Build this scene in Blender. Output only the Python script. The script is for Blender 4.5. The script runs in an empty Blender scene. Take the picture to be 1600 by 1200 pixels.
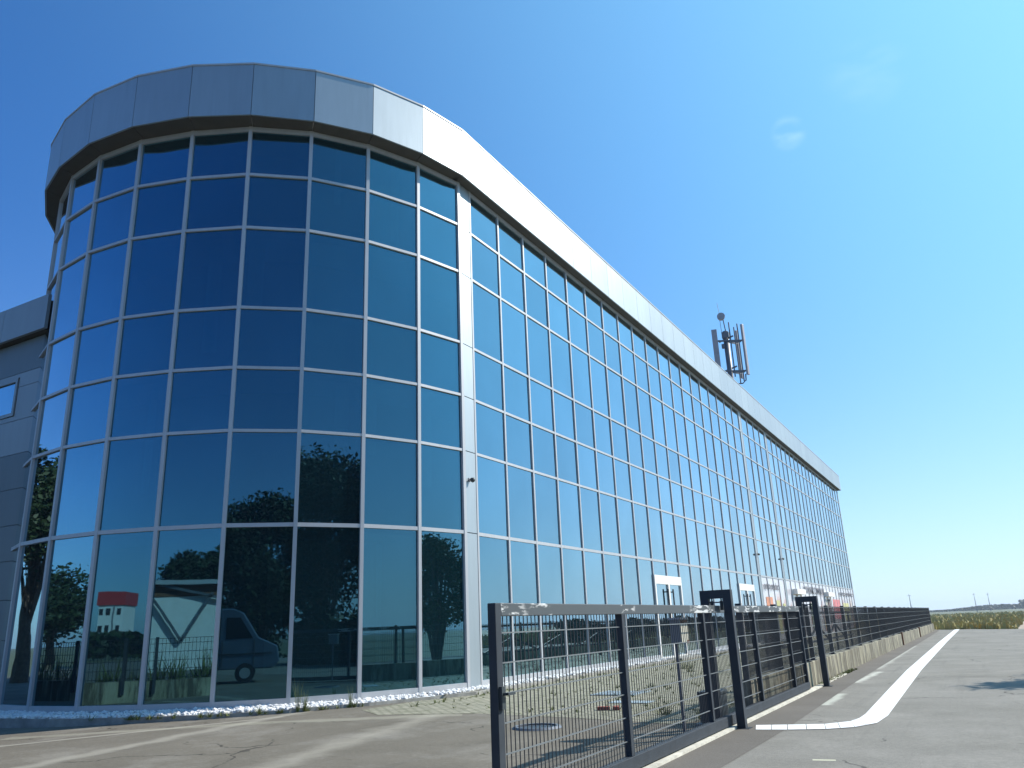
import bpy, bmesh, math, random
from mathutils import Vector, Matrix
random.seed(7)
S = bpy.context.scene
COL = S.collection
R = math.radians

# ---------------------------------------------------------------- camera
cam_d = bpy.data.cameras.new('camera'); cam = bpy.data.objects.new('camera', cam_d); COL.objects.link(cam)
PIT, ROL, YAW = 0.29818, -0.04032, 0.50806
cam_d.sensor_width = 36; cam_d.lens = 1237.8/1600*36; cam_d.clip_start = .05; cam_d.clip_end = 12000
fw = Vector((-math.sin(YAW)*math.cos(PIT), math.cos(YAW)*math.cos(PIT), math.sin(PIT)))
rt = Vector((math.cos(YAW), math.sin(YAW), 0)); up = rt.cross(fw)
r2 = rt*math.cos(ROL)+up*math.sin(ROL); u2 = -rt*math.sin(ROL)+up*math.cos(ROL)
m = Matrix((r2, u2, -fw)).transposed().to_4x4(); m.translation = (0, 0, 1.6)
cam.matrix_world = m
S.camera = cam
# ---------------------------------------------------------------- light
SUN_AZ, SUN_EL = R(48), R(38.5)          # azimuth counted from +X towards +Y
sd = Vector((math.cos(SUN_AZ)*math.cos(SUN_EL), math.sin(SUN_AZ)*math.cos(SUN_EL), math.sin(SUN_EL)))
w = bpy.data.worlds.new('World'); S.world = w; w.use_nodes = True
nt = w.node_tree; bg = nt.nodes['Background']
sky = nt.nodes.new('ShaderNodeTexSky'); sky.sky_type = 'NISHITA'; sky.sun_disc = False
sky.sun_elevation = SUN_EL; sky.sun_rotation = math.pi/2-SUN_AZ
sky.air_density = 1.0; sky.dust_density = 0.6; sky.ozone_density = 3.0; sky.altitude = 0
hsv = nt.nodes.new('ShaderNodeHueSaturation'); hsv.inputs['Saturation'].default_value = 1.25
nt.links.new(sky.outputs[0], hsv.inputs['Color'])
def wn(t, **k):
    x = nt.nodes.new(t)
    for a, b in k.items(): setattr(x, a, b)
    return x
tc = wn('ShaderNodeTexCoord'); nrm = wn('ShaderNodeVectorMath', operation='NORMALIZE'); nt.links.new(tc.outputs['Generated'], nrm.inputs[0])
sep = wn('ShaderNodeSeparateXYZ'); nt.links.new(nrm.outputs[0], sep.inputs[0])
def wm(op, a, b):
    x = wn('ShaderNodeMath', operation=op)
    for i, q in enumerate((a, b)):
        if isinstance(q, (int, float)): x.inputs[i].default_value = q
        else: nt.links.new(q, x.inputs[i])
    return x.outputs[0]
def wmix(f, a, col, mode='MIX'):
    x = wn('ShaderNodeMix', data_type='RGBA', blend_type=mode); nt.links.new(f, x.inputs[0]) if not isinstance(f, float) else None
    if isinstance(f, float): x.inputs[0].default_value = f
    nt.links.new(a, x.inputs[6]); x.inputs[7].default_value = (*col, 1); return x.outputs[2]
el = wm('MAXIMUM', sep.outputs[2], 0.0)
dot = wn('ShaderNodeVectorMath', operation='DOT_PRODUCT'); nt.links.new(nrm.outputs[0], dot.inputs[0]); dot.inputs[1].default_value = sd
au = wm('POWER', wm('MAXIMUM', wm('ADD', wm('MULTIPLY', dot.outputs['Value'], .5), .5), 0.0), 5.0)   # brighter sky towards the sun
hz = wm('MULTIPLY', wm('POWER', wm('SUBTRACT', 1.0, el), 6.5), wm('ADD', .25, wm('MULTIPLY', wm('POWER', wm('ADD', wm('MULTIPLY', dot.outputs['Value'], .5), .5), 1.5), .85)))   # pale summer haze low over the plain
c1 = wmix(1.0, hsv.outputs[0], (.42, .78, 1.15), 'MULTIPLY')
c2 = wmix(wm('MINIMUM', wm('MULTIPLY', au, .8), .66), c1, (3.1, 7.3, 10.2))
# two faint wisps of cloud
for dv, wd_, st_ in (((-0.0959, 0.8443, 0.5272), .022, .9), ((-0.0079, 0.8267, 0.5627), .05, .22)):
    dd_ = wn('ShaderNodeVectorMath', operation='DOT_PRODUCT'); nt.links.new(nrm.outputs[0], dd_.inputs[0]); dd_.inputs[1].default_value = Vector(dv).normalized()
    mr = wn('ShaderNodeMapRange', interpolation_type='SMOOTHSTEP'); nt.links.new(dd_.outputs['Value'], mr.inputs[0]); mr.inputs[1].default_value = math.cos(wd_); mr.inputs[2].default_value = 1.0
    mpg = wn('ShaderNodeMapping'); mpg.inputs['Scale'].default_value = (20, 34, 60); mpg.inputs['Rotation'].default_value = (.5, .3, 0); nt.links.new(nrm.outputs[0], mpg.inputs[0])
    nz_ = wn('ShaderNodeTexNoise'); nt.links.new(mpg.outputs[0], nz_.inputs['Vector']); nz_.inputs['Scale'].default_value = 1.0; nz_.inputs['Detail'].default_value = 5
    f_ = wm('MULTIPLY', wm('MULTIPLY', mr.outputs[0], wm('MAXIMUM', wm('SUBTRACT', nz_.outputs['Fac'], .38), 0.0)), st_)
    c2 = wmix(f_, c2, (7.0, 9.0, 10.0))
c3 = wmix(wm('MINIMUM', hz, .9), c2, (6.0, 7.1, 8.2))
nt.links.new(c3, bg.inputs[0])
bg.inputs[1].default_value = 0.105
sl = bpy.data.lights.new('sun', 'SUN'); sl.energy = 4.8; sl.angle = R(.53); sl.color = (1, .95, .87)
so = bpy.data.objects.new('sun', sl); COL.objects.link(so); so.rotation_euler = sd.to_track_quat('Z', 'Y').to_euler(); so.location = (20, 20, 40)
S.view_settings.view_transform = 'Standard'; S.view_settings.look = 'None'; S.view_settings.exposure = 0.5; S.view_settings.gamma = 1
S.cycles.max_bounces = 8; S.cycles.glossy_bounces = 4; S.cycles.volume_bounces = 0

# ---------------------------------------------------------------- materials
class NT:
    def __init__(s, name):
        s.m = bpy.data.materials.new(name); s.m.use_nodes = True; s.t = s.m.node_tree
        s.b = s.t.nodes['Principled BSDF']; s.g = None
    def n(s, typ, **kw):
        x = s.t.nodes.new(typ)
        for k, v in kw.items():
            if k in x.inputs: x.inputs[k].default_value = v
            else: setattr(x, k, v)
        return x
    def l(s, a, b): s.t.links.new(a, b)
    def pos(s):
        if not s.g: s.g = s.n('ShaderNodeNewGeometry')
        return s.g.outputs['Position']
    def mp(s, scale=(1, 1, 1), rot=(0, 0, 0)):
        x = s.n('ShaderNodeMapping'); x.inputs['Scale'].default_value = scale; x.inputs['Rotation'].default_value = rot
        s.l(s.pos(), x.inputs[0]); return x.outputs[0]
    def noise(s, sc, det=4, v=None, rough=.55):
        x = s.n('ShaderNodeTexNoise'); x.inputs['Scale'].default_value = sc; x.inputs['Detail'].default_value = det; x.inputs['Roughness'].default_value = rough
        s.l(v if v else s.pos(), x.inputs['Vector']); return x.outputs['Fac']
    def ramp(s, f, *st):
        x = s.n('ShaderNodeValToRGB'); e = x.color_ramp.elements
        while len(e) < len(st): e.new(.5)
        for i, (p, c) in enumerate(st):
            e[i].position = p; e[i].color = (*c, 1) if len(c) == 3 else c
        s.l(f, x.inputs[0]); return x.outputs[0]
    def math(s, op, a, b=None):
        x = s.n('ShaderNodeMath', operation=op)
        for i, q in enumerate((a, b)):
            if q is None: continue
            if isinstance(q, (int, float)): x.inputs[i].default_value = q
            else: s.l(q, x.inputs[i])
        return x.outputs[0]
    def mix(s, f, a, b, mode='MIX'):
        x = s.n('ShaderNodeMix', data_type='RGBA', blend_type=mode)
        if isinstance(f, (int, float)): x.inputs[0].default_value = f
        else: s.l(f, x.inputs[0])
        for q, i in ((a, 6), (b, 7)):
            if isinstance(q, tuple): x.inputs[i].default_value = (*q, 1)
            else: s.l(q, x.inputs[i])
        return x.outputs[2]
    def bump(s, h, st=.3, d=.02):
        x = s.n('ShaderNodeBump'); x.inputs['Strength'].default_value = st; x.inputs['Distance'].default_value = d
        s.l(h, x.inputs['Height']); s.l(x.outputs[0], s.b.inputs['Normal'])
    def base(s, c, rough=.6, metal=0, spec=.5):
        if isinstance(c, tuple): s.b.inputs['Base Color'].default_value = (*c, 1)
        else: s.l(c, s.b.inputs['Base Color'])
        s.b.inputs['Roughness'].default_value = rough; s.b.inputs['Metallic'].default_value = metal; s.b.inputs['Specular IOR Level'].default_value = spec
        return s.m

def simple(name, c, rough=.6, metal=0, var=.12, sc=3):
    t = NT(name); f = t.noise(sc, 5)
    lo = tuple(x*(1-var) for x in c); hi = tuple(min(1, x*(1+var)) for x in c)
    return t.base(t.ramp(f, (.3, lo), (.7, hi)), rough, metal)

def mask_segment(t, A, B, wd, soft, nz):
    """1 inside a streak of half width wd round the segment AB (world metres, ragged edge)."""
    A = Vector(A); B = Vector(B); d = (B-A); L = d.length; d /= L; n = Vector((-d.y, d.x))
    sx = t.n('ShaderNodeSeparateXYZ'); t.l(t.pos(), sx.inputs[0])
    px = t.math('SUBTRACT', sx.outputs[0], A.x); py = t.math('SUBTRACT', sx.outputs[1], A.y)
    u = t.math('ADD', t.math('MULTIPLY', px, d.x), t.math('MULTIPLY', py, d.y))
    v = t.math('ADD', t.math('MULTIPLY', px, n.x), t.math('MULTIPLY', py, n.y))
    v = t.math('ABSOLUTE', t.math('ADD', v, t.math('MULTIPLY', t.math('SUBTRACT', nz, .5), soft*2.2)))
    a = t.n('ShaderNodeMapRange', clamp=True); t.l(v, a.inputs[0])
    a.inputs[1].default_value = wd-soft*.5; a.inputs[2].default_value = wd+soft*.5; a.inputs[3].default_value = 1; a.inputs[4].default_value = 0
    e = t.math('MULTIPLY', t.math('GREATER_THAN', u, 0), t.math('LESS_THAN', u, L))
    return t.math('MULTIPLY', a.outputs[0], e)

def mat_asphalt(name, lo, hi, streaks=()):
    t = NT(name)
    big = t.noise(.35, 6, rough=.6); wear = t.noise(1, 5, t.mp((.8, 1.1, 1), (0, 0, R(-35)))); fine = t.noise(55, 3, rough=.8)
    c = t.ramp(big, (.3, lo), (.72, hi))
    c = t.mix(t.ramp(wear, (.42, (0, 0, 0)), (.75, (.4, .4, .4))), c, tuple(x*1.15 for x in hi))
    c = t.mix(.7, c, t.ramp(fine, (.3, (.42, .42, .42)), (.7, (1.08, 1.08, 1.08))), 'MULTIPLY')
    spots = t.noise(5, 3); c = t.mix(t.ramp(spots, (.66, (0, 0, 0)), (.74, (.35, .35, .35))), c, tuple(x*.55 for x in lo))
    if streaks:
        vo = t.n('ShaderNodeTexVoronoi', feature='DISTANCE_TO_EDGE'); vo.inputs['Scale'].default_value = .32
        wv = t.n('ShaderNodeVectorMath', operation='ADD'); t.l(t.pos(), wv.inputs[0]); nn = t.n('ShaderNodeTexNoise'); nn.inputs['Scale'].default_value = 1.1; nn.inputs['Detail'].default_value = 6; t.l(t.pos(), nn.inputs['Vector'])
        t.l(nn.outputs['Color'], wv.inputs[1]); t.l(wv.outputs[0], vo.inputs['Vector'])
        ck = t.math('MULTIPLY', t.math('LESS_THAN', vo.outputs['Distance'], .006), t.ramp(t.noise(.4, 3), (.5, (0,)*3), (.56, (1,)*3)))
        c = t.mix(t.math('MULTIPLY', ck, .75), c, (.05, .047, .04))
        tm = t.noise(1, 3, t.mp((2.6, .10, 1), (0, 0, R(12)))); c = t.mix(t.ramp(tm, (.58, (0,)*3), (.7, (.28,)*3)), c, (.12, .115, .10))
    nz = t.noise(1.6, 5)
    if streaks:
        sx = t.n('ShaderNodeSeparateXYZ'); t.l(t.pos(), sx.inputs[0]); c = t.mix(t.math('LESS_THAN', sx.outputs[0], -3.66), c, t.mix(1.0, c, (.72, .68, .62), 'MULTIPLY'))
        pat = t.noise(.9, 5, t.mp((.8, .7, 1), (0, 0, R(20))), .7); c = t.mix(t.ramp(pat, (.5, (0,)*3), (.7, (.3,)*3)), c, tuple(x*1.25 for x in hi))
        gr = t.noise(14, 5, rough=.8); c = t.mix(.8, c, t.ramp(gr, (.3, (.7,)*3), (.7, (1.1,)*3)), 'MULTIPLY')
    for A, B, wd, soft, col, st in streaks:
        k = mask_segment(t, A, B, wd, soft, nz)
        c = t.mix(t.math('MULTIPLY', k, st), c, col)
    t.bump(fine, .35, .01)
    return t.base(c, .9, 0, .25)

def mat_glass(name, tint=(.50, .76, .93), body=(.006, .028, .040)):
    t = NT(name); nd = t.t.nodes; nd.remove(t.b)
    out = nd['Material Output']
    gl = t.n('ShaderNodeBsdfGlossy'); gl.inputs['Roughness'].default_value = .012; gl.inputs['Color'].default_value = (*tint, 1)
    df = t.n('ShaderNodeBsdfDiffuse'); df.inputs['Color'].default_value = (*body, 1)
    lw = t.n('ShaderNodeLayerWeight'); lw.inputs['Blend'].default_value = .5
    wav = t.noise(.9, 2); bp = t.n('ShaderNodeBump'); bp.inputs['Strength'].default_value = .05; bp.inputs['Distance'].default_value = .012
    t.l(wav, bp.inputs['Height']); t.l(bp.outputs[0], gl.inputs['Normal'])
    t.l(t.ramp(lw.outputs['Facing'], (0, (.30, .76, .97)), (.3, (.34, .75, .95)), (.6, (.60, .82, .93)), (.82, (.86, .93, .96))), gl.inputs['Color'])
    fac = t.ramp(lw.outputs['Facing'], (0, (.18,)*3), (.2, (.21,)*3), (.38, (.38,)*3), (.55, (.56,)*3), (.7, (.74,)*3), (1, (.97,)*3))
    dirt = t.noise(.5, 5)
    fac = t.math('MULTIPLY', fac, t.ramp(dirt, (.3, (.92,)*3), (.7, (1,)*3)))
    geo = t.g; oi = t.n('ShaderNodeObjectInfo')
    rnd_ = t.math('FRACT', t.math('ADD', geo.outputs['Random Per Island'], oi.outputs['Random']))
    fac = t.math('MULTIPLY', fac, t.math('ADD', .88, t.math('MULTIPLY', rnd_, .16)))
    tr = t.n('ShaderNodeBsdfTransparent'); tr.inputs['Color'].default_value = (.26, .44, .48, 1)
    bd = t.n('ShaderNodeMixShader'); bd.inputs[0].default_value = .5; t.l(df.outputs[0], bd.inputs[1]); t.l(tr.outputs[0], bd.inputs[2]); df = bd
    mx = t.n('ShaderNodeMixShader'); t.l(fac, mx.inputs[0]); t.l(df.outputs[0], mx.inputs[1]); t.l(gl.outputs[0], mx.inputs[2])
    t.l(mx.outputs[0], out.inputs[0]); return t.m

def mat_panel(name, c=(.40, .45, .47), rough=.48, metal=.6):
    t = NT(name); f = t.noise(1.2, 4, t.mp((1, 1, .25))); g = t.noise(7, 4, t.mp((1, 1, .12)))
    col = t.ramp(f, (.3, tuple(x*.93 for x in c)), (.7, c)); col = t.mix(.25, col, t.ramp(g, (.35, (.8,)*3), (.65, (1,)*3)), 'MULTIPLY')
    oi = t.n('ShaderNodeObjectInfo'); tone = t.ramp(oi.outputs['Random'], (0, (.90, .91, .93)), (1, (1, 1, 1))); col = t.mix(1.0, col, tone, 'MULTIPLY')
    drip = t.noise(1, 4, t.mp((5, 5, .22)), .7); col = t.mix(t.ramp(drip, (.56, (0,)*3), (.72, (.22,)*3)), col, tuple(x*.6 for x in c))
    return t.base(col, rough, metal)

def mat_concrete(name, streak=True):
    t = NT(name)
    a = t.noise(.8, 6); s1 = t.noise(2.4, 5, t.mp((1, 1, .16)), .7); s2 = t.noise(9, 4, t.mp((1, 1, .1)))
    c = t.ramp(a, (.35, (.20, .175, .11)), (.62, (.40, .37, .26)))
    if streak:
        c = t.mix(t.ramp(s1, (.44, (0,)*3), (.52, (.95,)*3)), c, (.085, .075, .05))
        c = t.mix(t.ramp(s2, (.5, (0,)*3), (.7, (.55,)*3)), c, (.52, .49, .38))
    f = t.noise(40, 3); c = t.mix(.5, c, t.ramp(f, (.3, (.7,)*3), (.7, (1,)*3)), 'MULTIPLY')
    t.bump(s1, .4, .02); return t.base(c, .9)

def mat_paving():
    t = NT('block_paving')
    v = t.mp((1, 1, 1)); br = t.n('ShaderNodeTexBrick'); t.l(v, br.inputs['Vector'])
    br.inputs['Scale'].default_value = 2.1; br.inputs['Mortar Size'].default_value = .035; br.inputs['Brick Width'].default_value = .55; br.inputs['Row Height'].default_value = .27
    br.inputs['Color1'].default_value = (.40, .37, .28, 1); br.inputs['Color2'].default_value = (.30, .28, .21, 1); br.inputs['Mortar'].default_value = (.075, .08, .035, 1)
    n1 = t.noise(.5, 6); n2 = t.noise(3, 5, rough=.7); n3 = t.noise(25, 3)
    c = t.mix(t.ramp(n2, (.5, (0,)*3), (.66, (.75,)*3)), br.outputs['Color'], (.10, .105, .045))
    c = t.mix(t.ramp(n1, (.45, (0,)*3), (.7, (.5,)*3)), c, (.20, .19, .13))
    c = t.mix(.6, c, t.ramp(n3, (.3, (.65,)*3), (.7, (1,)*3)), 'MULTIPLY')
    t.bump(br.outputs['Fac'], -.5, .02); return t.base(c, .92)

def mat_leaf(name, a, b):
    t = NT(name); f = t.noise(.7, 3); g = t.noise(6, 2)
    c = t.mix(.5, t.ramp(f, (.35, a), (.65, b)), t.ramp(g, (.35, a), (.65, b)))
    t.base(c, .6, 0, .3); return t.m

def mat_rail():
    t = NT('gate_rail_paint'); f = t.noise(4.5, 5, t.mp((1, .55, 3)), .7); g = t.noise(1.3, 2, t.mp((1, 1, .3)))
    m_ = t.math('MULTIPLY', t.ramp(f, (.52, (0,)*3), (.56, (1,)*3)), t.ramp(g, (.5, (0,)*3), (.54, (1,)*3)))
    c = t.mix(m_, (.08, .09, .095), (.62, .62, .6)); return t.base(c, .5, 0, .3)

def mat_film():
    t = NT('printed_window_film'); sx = t.n('ShaderNodeSeparateXYZ'); t.l(t.pos(), sx.inputs[0])
    f = t.noise(.25, 3); g = t.noise(.55, 2, t.mp((1, 1, .6)))
    c = t.ramp(f, (.3, (.56, .54, .56)), (.7, (.72, .67, .68)))
    low = t.n('ShaderNodeMapRange', clamp=True); t.l(sx.outputs[2], low.inputs[0]); low.inputs[1].default_value = 3.3; low.inputs[2].default_value = 2.7
    c = t.mix(t.math('MULTIPLY', low.outputs[0], t.ramp(g, (.56, (0,)*3), (.60, (.75,)*3))), c, (.55, .22, .13))
    h = t.noise(.8, 2, t.mp((1, 1, .5)))
    c = t.mix(t.math('MULTIPLY', low.outputs[0], t.ramp(h, (.62, (0,)*3), (.66, (.6,)*3))), c, (.50, .50, .18))
    t.base(c, .25, 0, .6); t.b.inputs['Coat Weight'].default_value = .5; return t.m

M = {}
YELL = (.42, .38, .27)
M['road'] = mat_asphalt('asphalt_worn', (.225, .21, .175), (.31, .29, .25), [
    ((-16.6, 6.6), (-13.2, 13.2), .10, .10, (.43, .40, .33), .5),
    ((-11.0, 2.5), (-13.6, 14.4), .17, .2, (.41, .38, .31), .42),
    ((-7.6, 5.0), (-9.9, 14.2), .22, .4, (.39, .36, .29), .4),
    ((-9.3, 14.15), (-17.0, 9.6), .22, .25, (.40, .38, .29), .35),
    ((-2.03, 10.46), (-1.78, 10.5), .035, .04, (.62, .60, .42), .9),
    ((-2.9, 16.6), (-2.9, 19.0), .10, .12, (.50, .50, .42), .8),
    ((-3.0, 22.0), (-2.9, 26.0), .09, .14, (.55, .54, .46), .8),
    ((-3.05, 27), (-3.2, 45.0), .08, .14, (.48, .47, .40), .7)])
M['apron'] = mat_asphalt('asphalt_dark', (.135, .12, .10), (.19, .17, .145))
M['paving'] = mat_paving()
M['soil'] = simple('dry_soil', (.20, .165, .10), .95, 0, .3, .3)
M['field'] = mat_leaf('meadow_ground', (.16, .13, .055), (.10, .12, .035))
M['path'] = simple('dirt_track', (.36, .29, .22), .95, 0, .15, .8)
M['glass'] = mat_glass('reflective_glazing')
M['film'] = mat_film()
M['alu'] = mat_panel('aluminium_frame', (.48, .49, .50), .45, .2)
M['panel'] = mat_panel('aluminium_cladding')
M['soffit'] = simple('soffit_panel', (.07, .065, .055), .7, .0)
M['wing_light'] = mat_panel('wing_cladding_light', (.30, .335, .35), .5, .3)
M['wing_dark'] = mat_panel('wing_cladding_dark', (.16, .185, .195), .5, .3)
M['dark'] = simple('dark_interior', (.02, .022, .026), .8)
M['roof'] = simple('flat_roof', (.3, .3, .3), .9)
M['gate'] = simple('anthracite_paint', (.048, .056, .066), .6, 0, .12, 5); M['gate'].node_tree.nodes['Principled BSDF'].inputs['Specular IOR Level'].default_value = .15
M['rail'] = mat_rail()
M['wire'] = simple('wire_paint', (.022, .025, .03), .6)
M['wire_h'] = simple('galvanised_wire', (.17, .185, .19), .5, .2)
M['concrete'] = mat_concrete('stained_concrete')
M['kerb'] = simple('kerb_concrete', (.30, .29, .26), .9, 0, .25, 4)
M['kerbw'] = simple('pale_concrete_edge', (.58, .55, .46), .85, 0, .25, 6)
M['paint'] = simple('white_road_paint', (.80, .79, .76), .7, 0, .08, 4)
M['stone'] = simple('white_pebbles', (.68, .67, .65), .6, 0, .15, 9)
M['white'] = simple('white_plaster', (.72, .71, .68), .8, 0, .06)
M['red'] = simple('red_roof_sheet', (.50, .035, .03), .5)
M['cream'] = simple('cream_enamel', (.72, .68, .55), .5, 0, .15, 8)
M['rust'] = simple('rusty_steel', (.16, .07, .03), .8, 0, .3, 15)
M['box'] = simple('dark_plastic', (.035, .045, .05), .5)
M['greybox'] = simple('grey_metal_shaded_side', (.20, .21, .22), .55)
M['letter'] = simple('dark_lettering', (.10, .10, .12), .6)
M['drain'] = simple('blue_grey_grating', (.33, .38, .40), .5, .3, .2, 8)
M['brick'] = simple('red_brick', (.28, .07, .05), .85, 0, .3, 12)
M['iron'] = simple('cast_iron', (.02, .022, .03), .45, .4, .2, 12)
M['bark'] = simple('bark', (.09, .07, .05), .95, 0, .3, 6)
M['leaf'] = mat_leaf('foliage', (.035, .07, .014), (.075, .11, .025))
M['leaf2'] = mat_leaf('foliage_dark', (.012, .026, .008), (.028, .048, .014))
M['grass'] = mat_leaf('dry_grass', (.50, .37, .16), (.36, .35, .12))
M['weed'] = mat_leaf('weed_leaf', (.17, .17, .05), (.09, .13, .03))
M['antenna'] = simple('antenna_radome', (.30, .29, .31), .5)
M['steel'] = simple('galvanised_steel', (.13, .14, .16), .5, .4)
M['van'] = simple('van_paint_tree_shaded', (.10, .14, .20), .35)  # the trees' shade on the van is mixed into its body colour
M['tyre'] = simple('rubber', (.02, .02, .02), .85)
M['blackglass'] = simple('vehicle_glass', (.01, .012, .015), .05)

# ---------------------------------------------------------------- mesh helpers
class MB:
    def __init__(s): s.v = []; s.f = []
    def poly(s, pts, faces):
        o = len(s.v); s.v += [tuple(p) for p in pts]; s.f += [tuple(i+o for i in f) for f in faces]
    def hexa(s, p):   # 8 points: bottom 4 ccw, top 4 ccw
        s.poly(p, [(3, 2, 1, 0), (4, 5, 6, 7), (0, 1, 5, 4), (1, 2, 6, 5), (2, 3, 7, 6), (3, 0, 4, 7)])
    def box(s, x0, x1, y0, y1, z0, z1):
        s.hexa([(x0, y0, z0), (x1, y0, z0), (x1, y1, z0), (x0, y1, z0), (x0, y0, z1), (x1, y0, z1), (x1, y1, z1), (x0, y1, z1)])
    def slab(s, A, B, o0, o1, z0, z1, e0=0, e1=0):
        """box along ground segment A-B, between outward offsets o0..o1"""
        A = Vector(A[:2]); B = Vector(B[:2]); d = (B-A).normalized(); n = Vector((d.y, -d.x)); A = A-d*e0; B = B+d*e1
        q = [A+n*o1, B+n*o1, B+n*o0, A+n*o0]
        if (q[1]-q[0]).cross(q[2]-q[1]) < 0: q = q[::-1]
        s.hexa([(p.x, p.y, z0) for p in q]+[(p.x, p.y, z1) for p in q])
    def bar(s, A, B, w, h=None, upv=(0, 0, 1)):
        h = h or w; A = Vector(A); B = Vector(B); d = (B-A).normalized(); u = Vector(upv)
        if abs(d.dot(u)) > .95: u = Vector((1, 0, 0))
        a = d.cross(u).normalized()*(w/2); b = a.cross(d).normalized()*(h/2)
        s.hexa([A-a-b, A+a-b, A+a+b, A-a+b, B-a-b, B+a-b, B+a+b, B-a+b])
    def tube(s, pts, rad, n=8, cap=True):
        if not isinstance(rad, (list, tuple)): rad = [rad]*len(pts)
        pts = [Vector(p) for p in pts]; o = len(s.v)
        for i, p in enumerate(pts):
            d = (pts[min(i+1, len(pts)-1)]-pts[max(i-1, 0)]).normalized()
            a = d.cross(Vector((0, 0, 1)) if abs(d.z) < .9 else Vector((1, 0, 0))).normalized(); b = d.cross(a)
            for k in range(n):
                t = 2*math.pi*k/n; s.v.append(tuple(p+(a*math.cos(t)+b*math.sin(t))*rad[i]))
        for i in range(len(pts)-1):
            for k in range(n): s.f.append((o+i*n+k, o+i*n+(k+1) % n, o+(i+1)*n+(k+1) % n, o+(i+1)*n+k))
        if cap: s.f.append(tuple(o+k for k in range(n))); s.f.append(tuple(o+(len(pts)-1)*n+k for k in range(n-1, -1, -1)))
    def build(s, name, mat, parent=None, bevel=0, smooth=False):
        me = bpy.data.meshes.new(name); me.from_pydata(s.v, [], s.f); me.update()
        if bevel or not len(s.f) > 3000:
            bm = bmesh.new(); bm.from_mesh(me); bmesh.ops.recalc_face_normals(bm, faces=bm.faces)
            if bevel: bmesh.ops.bevel(bm, geom=list(bm.edges), offset=bevel, segments=2, affect='EDGES', profile=.5)
            bm.to_mesh(me); bm.free()
        if smooth:
            for p in me.polygons: p.use_smooth = True
        me.materials.append(mat); o = bpy.data.objects.new(name, me); COL.objects.link(o)
        if parent is not None:
            o.parent = parent; o.matrix_parent_inverse = Matrix.Translation(parent.location).inverted()
        return o

def tag(o, label=None, cat=None, group=None, kind=None):
    if label: o['label'] = label
    if cat: o['category'] = cat
    if group: o['group'] = group
    if kind: o['kind'] = kind
    return o
def thing(name, label, cat, loc, group=None):
    o = bpy.data.objects.new(name, None); COL.objects.link(o); o.location = loc; o.empty_display_size = .3
    return tag(o, label, cat, group)
def sub(o_mb, name, mat, part, root, **k):
    """sub-part: mesh in world coordinates under part (itself under root)"""
    o = o_mb.build(name, mat, None, **k); o.parent = part; o.matrix_parent_inverse = Matrix.Translation(root.location).inverted() @ Matrix.Identity(4)
    o.matrix_parent_inverse = Matrix.Identity(4)
    return o
_build = MB.build
def struct(name, mb, mat): return tag(mb.build(name, mat), kind='structure')

# ---------------------------------------------------------------- setting: ground
def gz(x): return 0 if x > -13 else max(-.16, -.022*(-13-x))
g = MB(); g.poly([(-3000, -3000, -.4), (3000, -3000, -.4), (3000, 4500, -.4), (-3000, 4500, -.4)], [(0, 1, 2, 3)]); struct('ground', g, M['field'])
g = MB(); xs = [-60, -30, -20.4, -18, -15, -13, -8, -4, 0, 6, 16]; ys = [-60, -20, 0, 10, 20, 40, 60]
far = lambda x: 80.6-.9*(x+4) if x > -4 else 86
for i, x in enumerate(xs):
    for y in ys: g.v.append((x, y, gz(x)))
    g.v.append((x, far(x), gz(x)))
ny = len(ys)+1
for i in range(len(xs)-1):
    for j in range(ny-1): g.f.append((i*ny+j, (i+1)*ny+j, (i+1)*ny+j+1, i*ny+j+1))
struct('road', g, M['road'])
g = MB(); g.poly([(-3.62, -4, .004), (-2.95, -4, .004), (-2.86, 13, .004), (-3.02, 21.3, .004), (-3.1, 33, .004), (-3.3, 60, .004), (-3.5, 79, .004), (-3.78, 79, .004), (-3.76, 21, .004)], [tuple(range(9))]); struct('pavement', g, M['apron'])
g = MB(); g.poly([(-12.2, 14.55, .005), (-11.1, 13.75, .005), (-9.1, 14.3, .005), (-6.7, 13.9, .005), (-4.6, 13.3, .005), (-4.05, 14.9, .005), (-4.05, 100, .005), (-12.2, 100, .005)], [tuple(range(8))]); struct('courtyard', g, M['paving'])
g = MB(); g.box(-3.70, -3.56, 2, 20.7, -.02, .035); g.box(-3.72, -3.6, 20.98, 24.9, -.02, .03); struct('kerb', g, M['kerbw'])
g = MB(); g.box(-3.76, -3.725, 2, 20.5, -.02, .02); tag(g.build('gate_track', M['rust']), 'rusty steel ground track running under the sliding gate', 'track')

# white painted line with its curved start
outer = [(-3.27, 12.90), (-2.82, 12.98), (-2.31, 13.15), (-1.95, 13.45), (-1.70, 14.0), (-1.64, 15), (-1.72, 20), (-1.82, 26.5), (-1.95, 50), (-2.02, 80.3)]
inner = [(-3.39, 13.42), (-2.94, 13.56), (-2.42, 13.74), (-2.10, 14.15), (-2.02, 14.6), (-2.0, 15.2), (-2.09, 20), (-2.2, 26.5), (-2.33, 50), (-2.39, 80.6)]
g = MB()
for i in range(len(outer)-1):
    segs = 2 if i < 4 else 1
    for q in range(segs):
        a, b = q/segs, (q+1)/segs
        if i < 4: a += .02
        L = lambda P, t: (P[i][0]+(P[i+1][0]-P[i][0])*t, P[i][1]+(P[i+1][1]-P[i][1])*t, .009)
        g.poly([L(outer, a), L(outer, b), L(inner, b), L(inner, a)], [(0, 1, 2, 3)])
struct('road_marking', g, M['paint'])

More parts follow.
